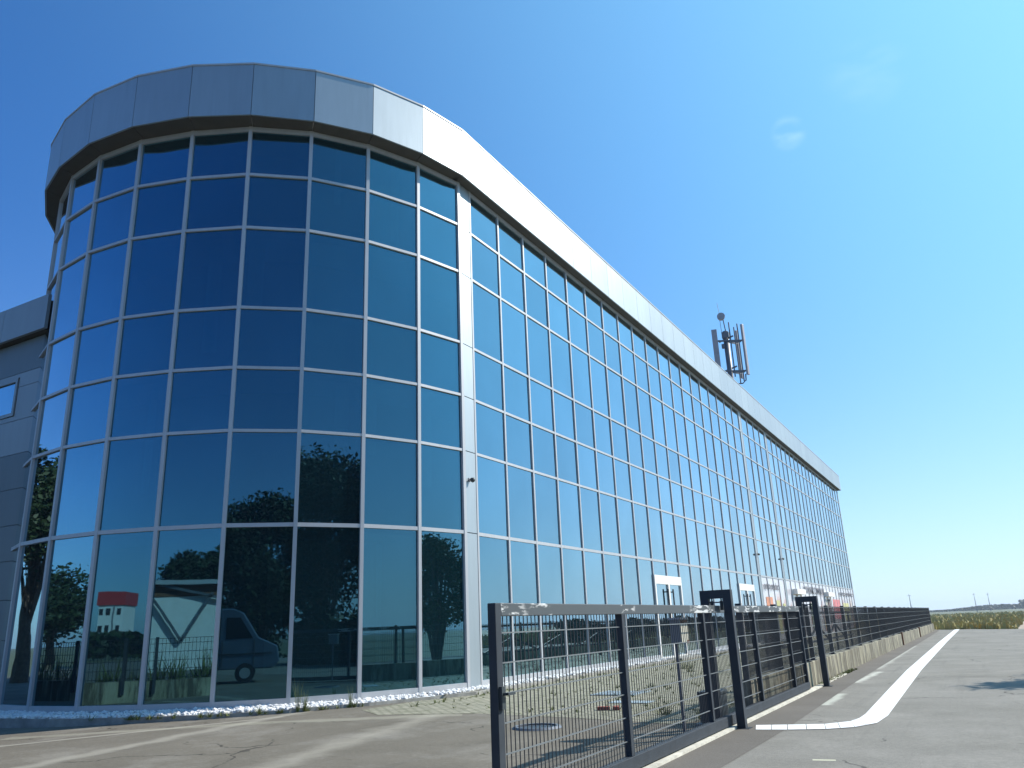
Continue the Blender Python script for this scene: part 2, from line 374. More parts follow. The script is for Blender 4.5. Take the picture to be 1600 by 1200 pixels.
# ---------------------------------------------------------------- glass building
XF = -12.28
Y0, SP = 19.63, 1.803
CX, CY, RV = -20.02, 19.71, 7.76
V = [(-12.28, 18.95), (-12.68, 17.34), (-13.33, 15.78), (-14.26, 14.41), (-15.52, 13.33), (-17.02, 12.60), (-18.58, 12.10), (-20.24, 11.96), (-21.9, 12.16)]
for k in range(9, 15):
    a = R(-104.0-12.6*(k-8)); V.append((CX+RV*math.cos(a), CY+RV*math.sin(a)))
Ck = [(-12.121, 19.05), (-12.464, 17.347), (-13.111, 15.731), (-14.115, 14.336), (-15.383, 13.163), (-16.905, 12.288), (-18.597, 11.746), (-20.369, 11.587), (-22.248, 11.853), (-23.886, 12.4), (-25.41, 13.331), (-26.704, 14.566), (-27.75, 16.05), (-28.35, 17.7), (-28.6, 19.4)]
C = [(x*.98, y*.98) for x, y in Ck]
ZR = [.17, 4.22, 6.577, 8.237, 9.898, 12.236, 13.865, 15.39]
ZS, ZT = 15.39, 17.04
YEND = 98.26
cols = [Y0+SP*i for i in range(20)]                       # 19 bays
P2a, P2b = cols[-1], cols[-1]+.55
cols2 = [P2b+SP*i for i in range(5)]
P3a, P3b = cols2[-1], cols2[-1]+.55
cols3 = [P3b+SP*i for i in range(21)]
YEND = cols3[-1]+.5
bays = [(a, b) for cc in (cols, cols2, cols3) for a, b in zip(cc, cc[1:])]
B = thing('glass_office_building', 'long glass fronted office building with a rounded corner and silver parapet', 'building', (-12.28, 18.95, 0))

def pane_quad(mb, A, Bp, z0, z1, inset=0):
    """thin glazing box, leaned by a hair so neighbouring reflections do not line up"""
    A = Vector(A); Bp = Vector(Bp); d = (Bp-A).normalized(); n = Vector((d.y, -d.x))
    if n.dot(-A) < 0: n = -n
    t = [random.uniform(-.004, .004) for _ in range(3)]
    off = [inset+t[0], inset+t[1], inset+t[0]+t[2], inset+t[1]+t[2]]
    A = A+d*.03; Bp = Bp-d*.03; th = -.03
    pts = []
    for o2 in (0, th):
        pts += [(*(A+n*(off[0]+o2)), z0), (*(Bp+n*(off[1]+o2)), z0), (*(Bp+n*(off[1]+off[2]-off[0]+o2)), z1), (*(A+n*(off[2]+o2)), z1)]
    # front face planar: corner 2 = off1+(off2-off0)
    mb.poly(pts, [(0, 1, 2, 3), (7, 6, 5, 4), (0, 4, 5, 1), (1, 5, 6, 2), (2, 6, 7, 3), (3, 7, 4, 0)])

rest = MB()
for k in range(14):
    for r in range(7):
        if k < 9:
            mb = MB(); pane_quad(mb, V[k], V[k+1], ZR[r]+.03, ZR[r+1]-.03); mb.build('glass_pane', M['glass'], B)
        else: pane_quad(rest, V[k], V[k+1], ZR[r]+.03, ZR[r+1]-.03)
doors = [(cols[8], cols[9], cols[10]), (cols[16], cols[17], cols[18]), (cols3[1], cols3[2], cols3[3]), (cols3[9], cols3[10], cols3[11])]
door_b = {d[0] for d in doors} | {d[1] for d in doors}
film = MB(); ZD = 3.56
for i, (a, b) in enumerate(bays):
    for r in range(7):
        z0, z1 = ZR[r]+.03, ZR[r+1]-.03
        if r == 0 and a in door_b: z0 = ZD
        filmed = r == 0 and a > P2a
        if i < 5 and not filmed:
            mb = MB(); pane_quad(mb, (XF, a), (XF, b), z0, z1); mb.build('glass_pane', M['glass'], B)
        else: pane_quad(film if filmed else rest, (XF, a), (XF, b), z0, z1)
tag(rest.build('glass_panes', M['glass'], B), kind='stuff')
fo = film.build('window_film', M['film'], B); tag(fo, 'pale pink printed film covering the far ground floor windows')

# vertical mullions
MW = .048
def mull(x, y, nx, ny, w=MW, z0=.02, z1=ZS, pr=.06):
    mb = MB(); n = Vector((nx, ny)).normalized(); d = Vector((-n.y, n.x)); p = Vector((x, y))
    q = [p+d*w-n*.1, p+d*w+n*pr, p-d*w+n*pr, p-d*w-n*.1]
    if (q[1]-q[0]).cross(q[2]-q[1]) < 0: q = q[::-1]
    mb.hexa([(c.x, c.y, z0) for c in q]+[(c.x, c.y, z1) for c in q]); return mb.build('mullion', M['alu'], B)
for k in range(1, 15):
    a = math.atan2(V[k][1]-CY, V[k][0]-CX); mull(V[k][0], V[k][1], math.cos(a), math.sin(a))
for cc in (cols, cols2, cols3):
    for y in cc: mull(XF, y, 1, 0, .040, pr=.042)
mull(XF, 18.95, 1, -.1, .06)
# transoms: one frame member per level, following the curve and the long front
for r, z in enumerate(ZR):
    mb = MB(); h = .048 if r in (1,) else .038
    za, zb = z-h, z+h
    if r == 0: za, zb = .10, .25
    if r == 7: za, zb = ZS-.14, ZS-.005
    for k in range(14): mb.slab(V[k+1], V[k], -.09, .055, za, zb)
    skip = []
    for a, b in ((Y0, P2a), (P2b, P3a), (P3b, cols3[-1])):
        segs = [(a, b)]
        if r == 0:
            for d in doors:
                nseg = []
                for s0, s1 in segs:
                    if s0 < d[0] and d[2] < s1: nseg += [(s0, d[0]), (d[2], s1)]
                    else: nseg.append((s0, s1))
                segs = nseg
        for s0, s1 in segs: mb.box(XF-.09, XF+.037, s0, s1, za, zb)
    mb.build('transom', M['alu'], B)
# aluminium clad columns between the glazed runs, split at each transom
for a, b in ((18.95, Y0), (P2a, P2b), (P3a, P3b), (cols3[-1], YEND)):
    mb = MB()
    for r in range(7):
        mb.box(XF-.2, XF+.03, a+.05, b-.05, ZR[r]+(.012 if r else -.1), ZR[r+1]-.012)
    mb.build('cladding_column', M['panel'], B)
# plinth
mb = MB()
for k in range(14): mb.slab(V[k+1], V[k], -.12, .02, -.2, .098)
for a, b in ((18.95, doors[0][0]), (doors[0][2], doors[1][0]), (doors[1][2], YEND)): mb.box(XF-.12, XF+.02, a, b, -.1, .098)
mb.build('plinth', M['panel'], B)
# parapet panels
def cpanel(A, Bq):
    mb = MB(); A = Vector(A); Bq = Vector(Bq); d = (Bq-A).normalized(); mb.slab(A+d*.008, Bq-d*.008, -.05, 0, ZS+.0, ZT); return mb
for k in range(14): cpanel(C[k+1], C[k]).build('parapet_panel', M['panel'], B)
ye = [C[0][1]]+[Y0+SP*i for i in range(1, 44)]+[YEND+.35]
for a, b in zip(ye, ye[1:]): cpanel((C[0][0], a), (C[0][0], b)).build('parapet_panel', M['panel'], B)
cpanel((C[0][0], YEND+.35), (-30, YEND+.35)).build('parapet_panel', M['panel'], B)
# dark backing behind the panel joints, soffit, coping
mb = MB()
for k in range(14): mb.slab(C[k+1], C[k], -.10, -.052, ZS+.02, ZT-.02)
mb.box(C[0][0]-.10, C[0][0]-.052, C[0][1], YEND+.3, ZS+.02, ZT-.02); mb.build('parapet_backing', M['dark'], B)
mb = MB()
for k in range(14):
    q = [C[k], C[k+1], V[k+1], V[k]]
    qq = [Vector(q[0]), Vector(q[1]), Vector(q[2]), Vector(q[3])]
    c = (Vector((CX, CY)))
    inn = [c+(p-c)*.96 for p in qq[2:]]; out = [c+(p-c)*.995 for p in qq[:2]]
    g0 = out[0].lerp(out[1], .006); g1 = out[0].lerp(out[1], .994); h1 = inn[0].lerp(inn[1], .006); h0 = inn[0].lerp(inn[1], .994)
    pts = [g0, g1, h1, h0]
    mb.hexa([(p.x, p.y, ZS+.003) for p in pts]+[(p.x, p.y, ZS+.05) for p in pts])
for a, b in zip(ye, ye[1:]): mb.box(XF-.3, C[0][0]-.055, a+.006, b-.006, ZS+.003, ZS+.05)
mb.build('soffit', M['soffit'], B)
mb = MB()
for k in range(14): mb.slab(C[k+1], C[k], -.3, .02, ZT, ZT+.05)
mb.box(C[0][0]-.3, C[0][0]+.02, C[0][1], YEND+.37, ZT, ZT+.05); mb.build('coping', M['alu'], B)
# solid core behind the glass and roof
mb = MB(); inn = [Vector((CX, CY))+(Vector(p)-Vector((CX, CY)))*.78 for p in V]
pl = [(XF-1.6, YEND-.1)]+[(XF-1.6, 19)]+[(p.x, p.y) for p in inn[1:]]+[(-27.4, YEND-.1)]
n = len(pl); mb.poly([(x, y, -.3) for x, y in pl]+[(x, y, 15.58) for x, y in pl], [tuple(range(n-1, -1, -1)), tuple(range(n, 2*n))]+[(i, (i+1) % n, n+(i+1) % n, n+i) for i in range(n)])
mb.build('interior_core', M['dark'], B)
for zf in (4.05, 8.05, 12.05):
    mb = MB(); p_in = [Vector((CX, CY))+(Vector(p)-Vector((CX, CY)))*.975 for p in V]
    q_ = [(XF-.22, YEND-.3)]+[(XF-.22, 19)]+[(p.x, p.y) for p in p_in[1:]]+[(-27.3, YEND-.3)]
    nn = len(q_); mb.poly([(x, y, zf) for x, y in q_]+[(x, y, zf+.3) for x, y in q_], [tuple(range(nn-1, -1, -1)), tuple(range(nn, 2*nn))]+[(i, (i+1) % nn, nn+(i+1) % nn, nn+i) for i in range(nn)]); mb.build('floor_slab', M['white'], B)
rb = random.Random(21); mb = MB()
for k in range(0, 8):
    for z0 in (.3, 4.4, 8.4, 12.4):
        if rb.random() < .5:
            a_ = Vector((CX, CY))+(Vector(V[k])-Vector((CX, CY)))*.965; b_ = Vector((CX, CY))+(Vector(V[k+1])-Vector((CX, CY)))*.965
            t0 = rb.uniform(.1, .7); p0 = a_.lerp(b_, t0); p1 = a_.lerp(b_, t0+rb.uniform(.03, .28)); mb.slab(p0, p1, -.01, .01, z0+rb.uniform(0, 2), z0+3.5)
for i_ in range(46):
    y_ = rb.uniform(20, 95); z0 = rb.choice((.3, 4.4, 8.4, 12.4)); mb.box(XF-.28, XF-.25, y_, y_+rb.uniform(.08, .9), z0+rb.uniform(.2, 2.2), z0+(3.5 if z0 < 12 else 2.7))
mb.build('blinds', M['white'], B)
rf_ = [(XF-.1, YEND-.1), (XF-.1, 19)]+[tuple(Vector((CX, CY))+(Vector(p)-Vector((CX, CY)))*.99) for p in V[1:]]+[(-27.4, YEND-.1)]
mb = MB(); mb.poly([(x, y, 15.6) for x, y in rf_]+[(x, y, 16.7) for x, y in rf_], [tuple(range(len(rf_)-1, -1, -1)), tuple(range(len(rf_), 2*len(rf_)))]+[(i, (i+1) % len(rf_), len(rf_)+(i+1) % len(rf_), len(rf_)+i) for i in range(len(rf_))]); mb.build('roof', M['roof'], B)
mb = MB(); mb.box(-27.4, XF-.2, YEND-.1, YEND, -.2, ZS+.2); mb.box(-27.7, -27.4, 19, YEND, -.2, ZS+.2); mb.build('rear_wall', M['wing_light'], B)
# entrance doors
for (a, mid, b), projecting in zip(doors, (0, 0, 1, 1)):
    fr = MB(); x0, x1 = XF-.08, XF+.075
    fr.box(x0, x1, a-.03, a+.11, 0, ZD+.02); fr.box(x0, x1, b-.11, b+.03, 0, ZD+.02)
    fr.box(x0, x1+(.35 if projecting else 0), a+.11, b-.11, ZD-.36, ZD+.02); fr.box(x0, x1, mid-.1, mid+.1, 0, ZD-.36)
    fr.box(x0, x1, a+.11, mid-.1, 0, .14); fr.box(x0, x1, mid+.1, b-.11, 0, .14)
    d = fr.build('entrance_door', M['white'], B)
    if projecting: d['label'] = 'double door under a projecting white box header'
    def subp(mb_, nm, mt):
        o = mb_.build(nm, mt); o.parent = d; o.matrix_parent_inverse = d.matrix_parent_inverse @ Matrix.Identity(4)
        o.matrix_parent_inverse = Matrix.Translation(B.location).inverted() @ Matrix.Translation(B.location)
    for s0, s1 in ((a+.11, mid-.1), (mid+.1, b-.11)):
        gm = MB(); gm.box(XF-.03, XF+.01, s0+.002, s1-.002, .142, ZD-.362); subp(gm, 'door_glass', M['film' if projecting else 'glass'])
    for yy in (mid-.34, mid+.34):
        hb = MB(); hb.box(XF+.1, XF+.15, yy-.04, yy+.04, .9, 3.0); hb.box(XF+.01, XF+.1, yy-.02, yy+.02, 1.0, 1.05); hb.box(XF+.01, XF+.1, yy-.02, yy+.02, 2.85, 2.9); subp(hb, 'handle', M['gate'])
# step slab before the first door
mb = MB(); mb.box(XF+.1, XF+.9, cols[8]+.1, cols[10]-.1, .005, .09); tag(mb.build('door_step', M['kerb']), 'low grey concrete step before the nearest glass entrance door', 'step')
# lettering on the film
def lettering(txt, y, z, size, length, parent):
    cu = bpy.data.curves.new('lettering', 'FONT'); cu.body = txt; cu.size = size; cu.extrude = .004; cu.offset = .006
    ob = bpy.data.objects.new('tmp', cu); COL.objects.link(ob); bpy.context.view_layer.update()
    me = bpy.data.meshes.new_from_object(ob.evaluated_get(bpy.context.evaluated_depsgraph_get())); bpy.data.objects.remove(ob)
    w0 = max(v.co.x for v in me.vertices); me.transform(Matrix.Diagonal((length/w0, 1, 1, 1)))
    me.transform(Matrix(((0, 0, 1, XF+.072), (1, 0, 0, y), (0, 1, 0, z), (0, 0, 0, 1))))
    me.materials.clear(); me.materials.append(M['letter']); o = bpy.data.objects.new('lettering', me); COL.objects.link(o)
    o.parent = parent; return o
for gy0, gy1, gz0, gz1, gc in ((55.3, 57.2, .3, 2.9, (.62, .25, .13)), (58.3, 59.4, .5, 2.7, (.55, .52, .22)), (60.4, 61.2, .4, 2.5, (.50, .48, .20)), (71, 73.5, .4, 2.6, (.30, .34, .22)), (83.2, 87.5, 1.2, 3.0, (.70, .20, .20)), (89.5, 93.5, 1.0, 2.7, (.60, .56, .25)), (64.3, 66.8, .3, 2.2, (.50, .20, .12))):
    mb = MB(); mb.box(XF+.018, XF+.022, gy0, gy1, gz0, gz1); o = mb.build('printed_graphic', simple('print', gc, .4, 0, .25, 1.2)); o.parent = fo
for a_ in (('porto', 54.95, 3.42, .66, 1.8, fo), ('product', 56.95, 3.42, .66, 2.6, fo), ('SOKOM', 68.8, 3.35, .8, 4.2, fo), ('COMPANY', 73.4, 3.35, .8, 5.2, fo), ('porto', 87.7, 3.42, .66, 3.8, fo), ('product', 91.9, 3.42, .66, 5.4, fo)): lettering(*a_)

# ---------------------------------------------------------------- adjoining wing on the left
W = thing('office_wing', 'low grey panel clad wing with a parapet beside the rounded glass corner', 'building', (-23.1, 12.62, 0))
YW = 12.6
mb = MB(); z = gz(-30)
lv = [(-.3, 4.9, 'wing_dark'), (4.9, 7.0, 'wing_dark'), (7.0, 9.55, 'wing_light'), (9.55, 10.62, 'wing_dark')]  # top dark band: darker panels, with the parapet's shadow also put into the colour
for z0, z1, mk in lv:
    mb = MB(); step = 1.05
    zz = z0
    while zz < z1-.05:
        z2 = min(zz+step, z1)
        if z2 > 8.28 and zz < 9.35 and mk == 'wing_light':
            x = -22.9
            for xa, xb in ((-22.9, -24.05), (-27.6, -31.6), (-35.2, -46)):
                mb.box(xb, xa, YW, YW+.2, zz+.008, z2-.008)
            for xa, xb in ((-24.05, -27.6), (-31.6, -35.2)):
                if zz < 8.2: mb.box(xb, xa, YW, YW+.2, zz+.008, 8.2)
                if z2 > 9.42: mb.box(xb, xa, YW, YW+.2, 9.42, z2-.008)
        else: mb.box(-46, -22.9, YW, YW+.2, zz+.008, z2-.008)
        zz = z2
    mb.build('wall_panel', M[mk], W)
mb = MB()
x = -22.6
while x > -46:
    mb.box(x-2.285, x, YW-.3, YW-.2, 10.62, 11.7); x -= 2.3
mb.build('parapet', M['wing_light'], W)
mb = MB(); mb.box(-46, -22.8, YW-.19, YW+.2, 10.64, 10.7); mb.box(-46, -22.8, YW-.19, YW+4, 11.5, 11.6); mb.build('soffit', M['soffit'], W)
mb = MB(); mb.box(-46, -28.5, YW+.22, YW+10, -.3, 11.3); mb.box(-28.5, -22.95, YW+.22, YW+.6, -.3, 11.3); mb.build('wing_core', M['dark'], W)
for xa, xb in ((-24.1, -27.6), (-31.65, -35.2)):
    fr = MB(); fr.box(xb, xa, YW-.03, YW+.1, 8.22, 8.32); fr.box(xb, xa, YW-.03, YW+.1, 9.3, 9.4); fr.box(xa-.1, xa, YW-.03, YW+.1, 8.32, 9.3); fr.box(xb, xb+.1, YW-.03, YW+.1, 8.32, 9.3)
    f = fr.build('window', M['wing_light'], W); gm = MB(); gm.box(xb+.1, xa-.1, YW+.03, YW+.06, 8.32, 9.3); o = gm.build('pane', M['glass']); o.parent = f

# ---------------------------------------------------------------- security cameras on the clad columns
def sec_cam(x, y, z, label):
    t = thing('security_camera', label, 'security camera', (x, y, z), 'dome cameras on the clad columns')
    a = MB(); a.bar((x, y, z), (x+.14, y, z+.02), .035); a.box(x, x+.02, y-.05, y+.05, z-.05, z+.05); a.build('bracket', M['greybox'], t)
    b = MB(); b.tube([(x+.12, y, z+.04), (x+.12, y, z-.02), (x+.12, y, z-.06), (x+.12, y, z-.09)], [.06, .075, .06, .015], 14); b.build('dome', M['box'], t, smooth=True)
sec_cam(XF+.03, 19.22, 5.74, 'small dark camera on the silver column beside the curved glass corner')
sec_cam(XF+.03, 54.17, 5.6, 'small dark camera on the second clad column far along the front')
sec_cam(XF+.03, 61.9, 5.7, 'small dark camera on the third and farthest clad column of the front')

# ---------------------------------------------------------------- pebble bed and its edging
path = []
def offpt(k, o):
    p = Vector(V[k]); c = Vector((CX, CY)); return p+(p-c).normalized()*o
g = MB()
def kerbseg(a, b, c, d, z0, z1):
    q = [a, b, c, d]
    if (q[1]-q[0]).cross(q[2]-q[1]) < 0: q = q[::-1]
    g.hexa([(p.x, p.y, z0) for p in q]+[(p.x, p.y, z1) for p in q])
for k in range(1, 10): kerbseg(offpt(k, .74), offpt(k+1, .74), offpt(k+1, .64), offpt(k, .64), -.3, .07 if k < 3 else .05)
P = Vector((XF+.74, 18.2)); Q = Vector((XF+.64, 18.2))
kerbseg(offpt(1, .74), P, Q, offpt(1, .64), -.3, .08); g.box(XF+.64, XF+.74, 18.2, cols[8]-.2, -.05, .08); g.box(XF+.64, XF+.74, cols[10]+.2, cols[16]-.2, -.05, .08)
struct('kerb', g, M['kerb'])
g = MB()
for k in range(1, 10):
    a, b, c, d = offpt(k, .64), offpt(k+1, .64), offpt(k+1, -.1), offpt(k, -.1); q = [a, b, c, d]
    g.poly([(p.x, p.y, .0) for p in q], [(3, 2, 1, 0)])
g.poly([(XF, 18.2, .03), (XF+.64, 18.2, .03), (XF+.64, cols[18], .03), (XF, cols[18], .03)], [(0, 1, 2, 3)])
struct('pebble_bed', g, M['kerbw'])
bm = bmesh.new(); bmesh.ops.create_icosphere(bm, subdivisions=1, radius=1); ico = [v.co.copy() for v in bm.verts]; icf = [tuple(v.index for v in f.verts) for f in bm.faces]; bm.free()
g = MB()
def stone(x, y, z, r):
    sc = Vector((random.uniform(.7, 1.25), random.uniform(.7, 1.25), random.uniform(.5, .85)))*r; a = random.uniform(0, 6.3); ca, sa = math.cos(a), math.sin(a)
    pts = []
    for v in ico:
        j = random.uniform(.88, 1.1); px, py, pz = v.x*sc.x*j, v.y*sc.y*j, v.z*sc.z*j
        pts.append((x+px*ca-py*sa, y+px*sa+py*ca, z+pz))
    g.poly(pts, icf)
for k in range(1, 10):
    for _ in range(330):
        t = random.random(); o = random.uniform(.06, .68); p = offpt(k, o).lerp(offpt(k+1, o), t); stone(p.x, p.y, .03+random.uniform(0, .06)+(.03 if o < .3 else 0), random.uniform(.03, .07))
for _ in range(1500):
    y = 17.3+(random.random()**1.3)*(cols[8]-17.5); stone(XF+random.uniform(.08, .64)-(.0 if y > 18.9 else .2), y, .07+random.uniform(0, .05), random.uniform(.03, .07))
for _ in range(500):
    y = random.uniform(cols[10]+.2, cols[16]); stone(XF+random.uniform(.08, .64), y, .07+random.uniform(0, .05), random.uniform(.05, .09))
tag(g.build('white_pebbles', M['stone']), 'bed of loose white stones along the foot of the glass front', 'pebbles', kind='stuff')

# ---------------------------------------------------------------- sliding gate
GX0, GX1 = -3.72, -3.64
GY0, GY1 = 6.08, 19.60
G = thing('sliding_gate', 'long anthracite sliding gate with welded mesh standing partly open', 'gate', (-3.68, GY0, 0))
mb = MB(); mb.box(GX0, GX1, GY0+.1, GY1-.09, 1.70, 1.81); mb.build('top_rail', M['rail'], G, bevel=.006)
mb = MB(); mb.box(GX0-.01, GX1+.01, GY0, GY1, .05, .19); mb.build('bottom_rail', M['rail2'] if 'rail2' in M else M['gate'], G, bevel=.006)
posts = [GY0, 8.92, 12.10, 15.22, 18.15, GY1-.09]
for i, y in enumerate(posts):
    mb = MB(); wd = .10 if i == 0 else .085; mb.box(GX0, GX1, y, y+wd, .19, 1.81 if i in (0, 5) else 1.70); mb.build('gate_post', M['gate'], G, bevel=.005)
def mesh_panel(X, ya, yb, z0, z1, par, step=.0755, zs=None, wv=.0075, hw=.0055):
    mb = MB(); y = ya+step/2
    while y < yb: mb.box(X-wv/2, X+wv/2, y-wv/2, y+wv/2, z0, z1); y += step
    mb.build('wire_mesh', M['wire'], par)
    hb = MB()
    for z in zs: hb.box(X+.006, X+.016, ya, yb, z-hw, z+hw)
    hb.build('cross_wires', M['wire_h'], par)
zs = [.345, .587, .83, 1.065, 1.312, 1.56]
for a, b in zip(posts, posts[1:]): mesh_panel(-3.69, a+.09, b, .19, 1.70, G, zs=zs)
a = MB(); a.box(GX1, GX1+.03, GY0+.02, GY0+.08, .95, 1.13); a.bar((GX1+.03, GY0+.05, 1.07), (GX1+.07, GY0+.05, 1.07), .02); a.bar((GX1+.07, GY0+.04, 1.07), (GX1+.07, GY0+.16, 1.07), .02); a.build('lock', M['box'], G)
for y in (7.5, 11.0, 14.0): a = MB(); a.box(GX1+.001, GX1+.006, y, y+.05, .1, .14); a.build('bolt', M['steel'], G)
# ---------------------------------------------------------------- guide portals the gate slides through
def portal(y, z0b, label):
    t = thing('gate_portal', label, 'gate portal', (-3.5, y, 0), 'guide portals of the sliding gate')
    a = MB(); a.box(-3.56, -3.43, y-.06, y+.07, .01, 2.05); a.build('leg', M['gate'], t, bevel=.006)
    a = MB(); a.box(-3.93, -3.80, y-.06, y+.07, z0b, 2.05); a.build('leg', M['gate'], t, bevel=.006)
    a = MB(); a.box(-3.80, -3.56, y-.06, y+.07, 1.92, 2.05); a.build('crossbar', M['gate'], t)
    a = MB(); a.box(-3.62, -3.37, y-.11, y+.12, 0, .012); a.box(-3.97, -3.76, y-.10, y+.11, z0b-.002, z0b+.012); a.build('base_plate', M['gate'], t)
    for x in (-3.755, -3.605):
        a = MB(); a.tube([(x, y, 1.88), (x, y, 1.74)], .026, 10); a.tube([(x, y, 1.92), (x, y, 1.88)], .012, 8); a.build('guide_roller', M['box'], t)
    a = MB(); a.bar((-3.80, y, 1.86), (-3.56, y, 1.86), .02); a.build('roller_bar', M['steel'], t)
portal(13.05, .01, 'nearer square anthracite portal frame straddling the sliding gate')
portal(20.85, .56, 'farther square anthracite portal frame at the end of the low wall')

# gate drive, letter box
t = thing('gate_motor', 'dark grey box housing the gate drive beside the nearer portal', 'gate motor', (-4.1, 13.3, 0))
a = MB(); a.box(-4.22, -3.90, 13.30, 13.85, .03, .44); a.build('housing', M['box'], t, bevel=.02)
a = MB(); a.box(-4.235, -3.885, 13.28, 13.87, .44, .50); a.build('lid', M['box'], t, bevel=.015)
a = MB(); a.box(-4.28, -3.86, 13.2, 13.95, 0, .03); a.build('base', M['kerb'], t)
t = thing('letter_box', 'cream metal letter box with a rusty slot hung behind the gate mesh', 'letter box', (-3.84, 11.55, 1.3))
a = MB(); a.box(-3.95, -3.80, 11.45, 11.80, 1.29, 1.62); a.build('body', M['greybox'], t, bevel=.008)  # grey body colour carries the shade on the cream box's side
a = MB(); a.box(-3.80, -3.788, 11.46, 11.79, 1.30, 1.57); a.build('front_plate', M['cream'], t)
a = MB(); a.box(-3.96, -3.775, 11.44, 11.81, 1.62, 1.645); a.build('lid', M['alu'], t)
a = MB(); a.box(-3.80, -3.783, 11.50, 11.76, 1.575, 1.612); a.box(-3.79, -3.782, 11.68, 11.78, 1.29, 1.33); a.build('slot', M['rust'], t)
a = MB(); a.bar((-3.93, 11.62, 1.45), (-3.93, 11.62, 0), .04); a.build('post', M['steel'], t)

# ---------------------------------------------------------------- low wall and mesh fence
wl = thing('concrete_wall', 'low stained concrete wall carrying the mesh fence along the road', 'wall', (-3.9, 14.8, 0))
a = MB(); ya = 14.9
joints = [20.55, 25.6, 31.2, 37.4, 43.4, 49.4, 55.4, 61.5, 67.6, 73.7, 79.2]
xw = lambda y: -3.76-.0022*(y-20)
for i, jy in enumerate(joints):
    a = MB(); x0 = xw(ya)
    a.hexa([(x0-.24, ya, -.3), (x0, ya, -.3), (xw(jy), jy-.02, -.3), (xw(jy)-.24, jy-.02, -.3), (x0-.24, ya, .55), (x0, ya, .55), (xw(jy), jy-.02, .55), (xw(jy)-.24, jy-.02, .55)])
    a.build('wall_section', M['concrete'], wl, bevel=.012); ya = jy+.02
for jy in (46.4, 60.0): 
    a = MB(); a.box(xw(jy)-.05, xw(jy)+.06, jy-.1, jy+.1, 0, .62); a.build('joint_post', M['rust'], wl)
F = thing('mesh_fence', 'long dark welded mesh fence on the low concrete wall', 'fence', (-3.88, 15.3, .55))
fy = [15.0, 17.9]+[21.65+3.08*i for i in range(19)]
fx = lambda y: xw(y)-.10
for i, y in enumerate(fy):
    x = fx(y); a = MB(); a.box(x-.045, x+.055, y-.045, y+.045, .562, 1.86); a.box(x-.08, x+.08, y-.08, y+.08, .551, .562); a.build('post', M['gate'], F)
for a_, b_ in zip(fy, fy[1:]):
    if b_-a_ > 3.5: pass
    x = fx((a_+b_)/2); mesh_panel(x+.062, a_+.05, b_-.05, .60, 1.83, F, step=.078 if a_ < 40 else .11, zs=[.62, .86, 1.11, 1.35, 1.60, 1.81], wv=.008 if a_ < 40 else .014, hw=.005)
# braced barrier standing in the yard behind the fence
t = thing('steel_barrier', 'low dark steel barrier with slanting braces standing behind the mesh fence', 'barrier', (-6.2, 30, 0))
a = MB(); a.box(-6.25, -6.17, 27, 47, 1.66, 1.75); a.build('rail', M['gate'], t); a = MB(); a.box(-6.25, -6.17, 27, 47, .55, .62); a.build('rail', M['gate'], t)
for i in range(5):
    y = 27.2+4.8*i; a = MB(); a.box(-6.25, -6.17, y-.06, y+.06, 0, 1.66); a.build('upright', M['gate'], t)
    if i < 4:
        for p, q in (((y, 1.2), (y+2.4, .62)), ((y+4.8, 1.2), (y+2.4, .62))):
            a = MB(); a.bar((-6.21, p[0], p[1]), (-6.21, q[0], q[1]), .06); a.build('brace', M['gate'], t)

# ---------------------------------------------------------------- small things on the ground
t = thing('manhole', 'round dark manhole cover in a raised rim inside the gate', 'manhole cover', (-6.75, 12.5, 0))
a = MB(); N = 32
for k in range(N):
    t0, t1 = 2*math.pi*k/N, 2*math.pi*(k+1)/N; c0, s0, c1, s1 = math.cos(t0), math.sin(t0), math.cos(t1), math.sin(t1)
    for ra, rb, za, zb in ((.42, .38, .004, .035), (.38, .33, .035, .035), (.33, .33, .035, .008)):
        a.poly([(-6.75+ra*c0, 12.5+ra*s0, za), (-6.75+ra*c1, 12.5+ra*s1, za), (-6.75+rb*c1, 12.5+rb*s1, zb), (-6.75+rb*c0, 12.5+rb*s0, zb)], [(0, 1, 2, 3)])
a.build('rim', M['steel'], t, smooth=False)
a = MB(); a.tube([(-6.75, 12.5, .004), (-6.75, 12.5, .014)], .328, 32); a.build('cover', M['iron'], t)
a = MB()
for i in range(8): a.box(-8.3, -7.3, 18.2+.13*i, 18.28+.13*i, .012, .03)
a.box(-8.35, -8.3, 18.15, 19.3, .008, .032); a.box(-7.3, -7.25, 18.15, 19.3, .008, .032)
tag(a.build('drain_grate', M['drain']), 'blue grey slotted drain grate set in the courtyard paving', 'drain grate')
a = MB(); a.box(-7.2, -6.3, 16.5, 16.95, .008, .02); tag(a.build('drain_cover', M['drain'], bevel=.003), 'small flat pale blue cover plate in the paving before the grate', 'drain cover')
for i, (bx, by, an) in enumerate(((-6.72, 15.2, .4), (-6.5, 15.3, 1.9))):
    a = MB(); a.box(-.12, .12, -.06, .06, 0, .065); o = a.build('brick', M['brick'], bevel=.006); o.location = (bx, by, .006); o.rotation_euler = (0, 0, an)
    tag(o, ('loose red brick lying on the paving, left of the pair', 'loose red brick lying on the paving, right of the pair')[i], 'brick', 'loose bricks')

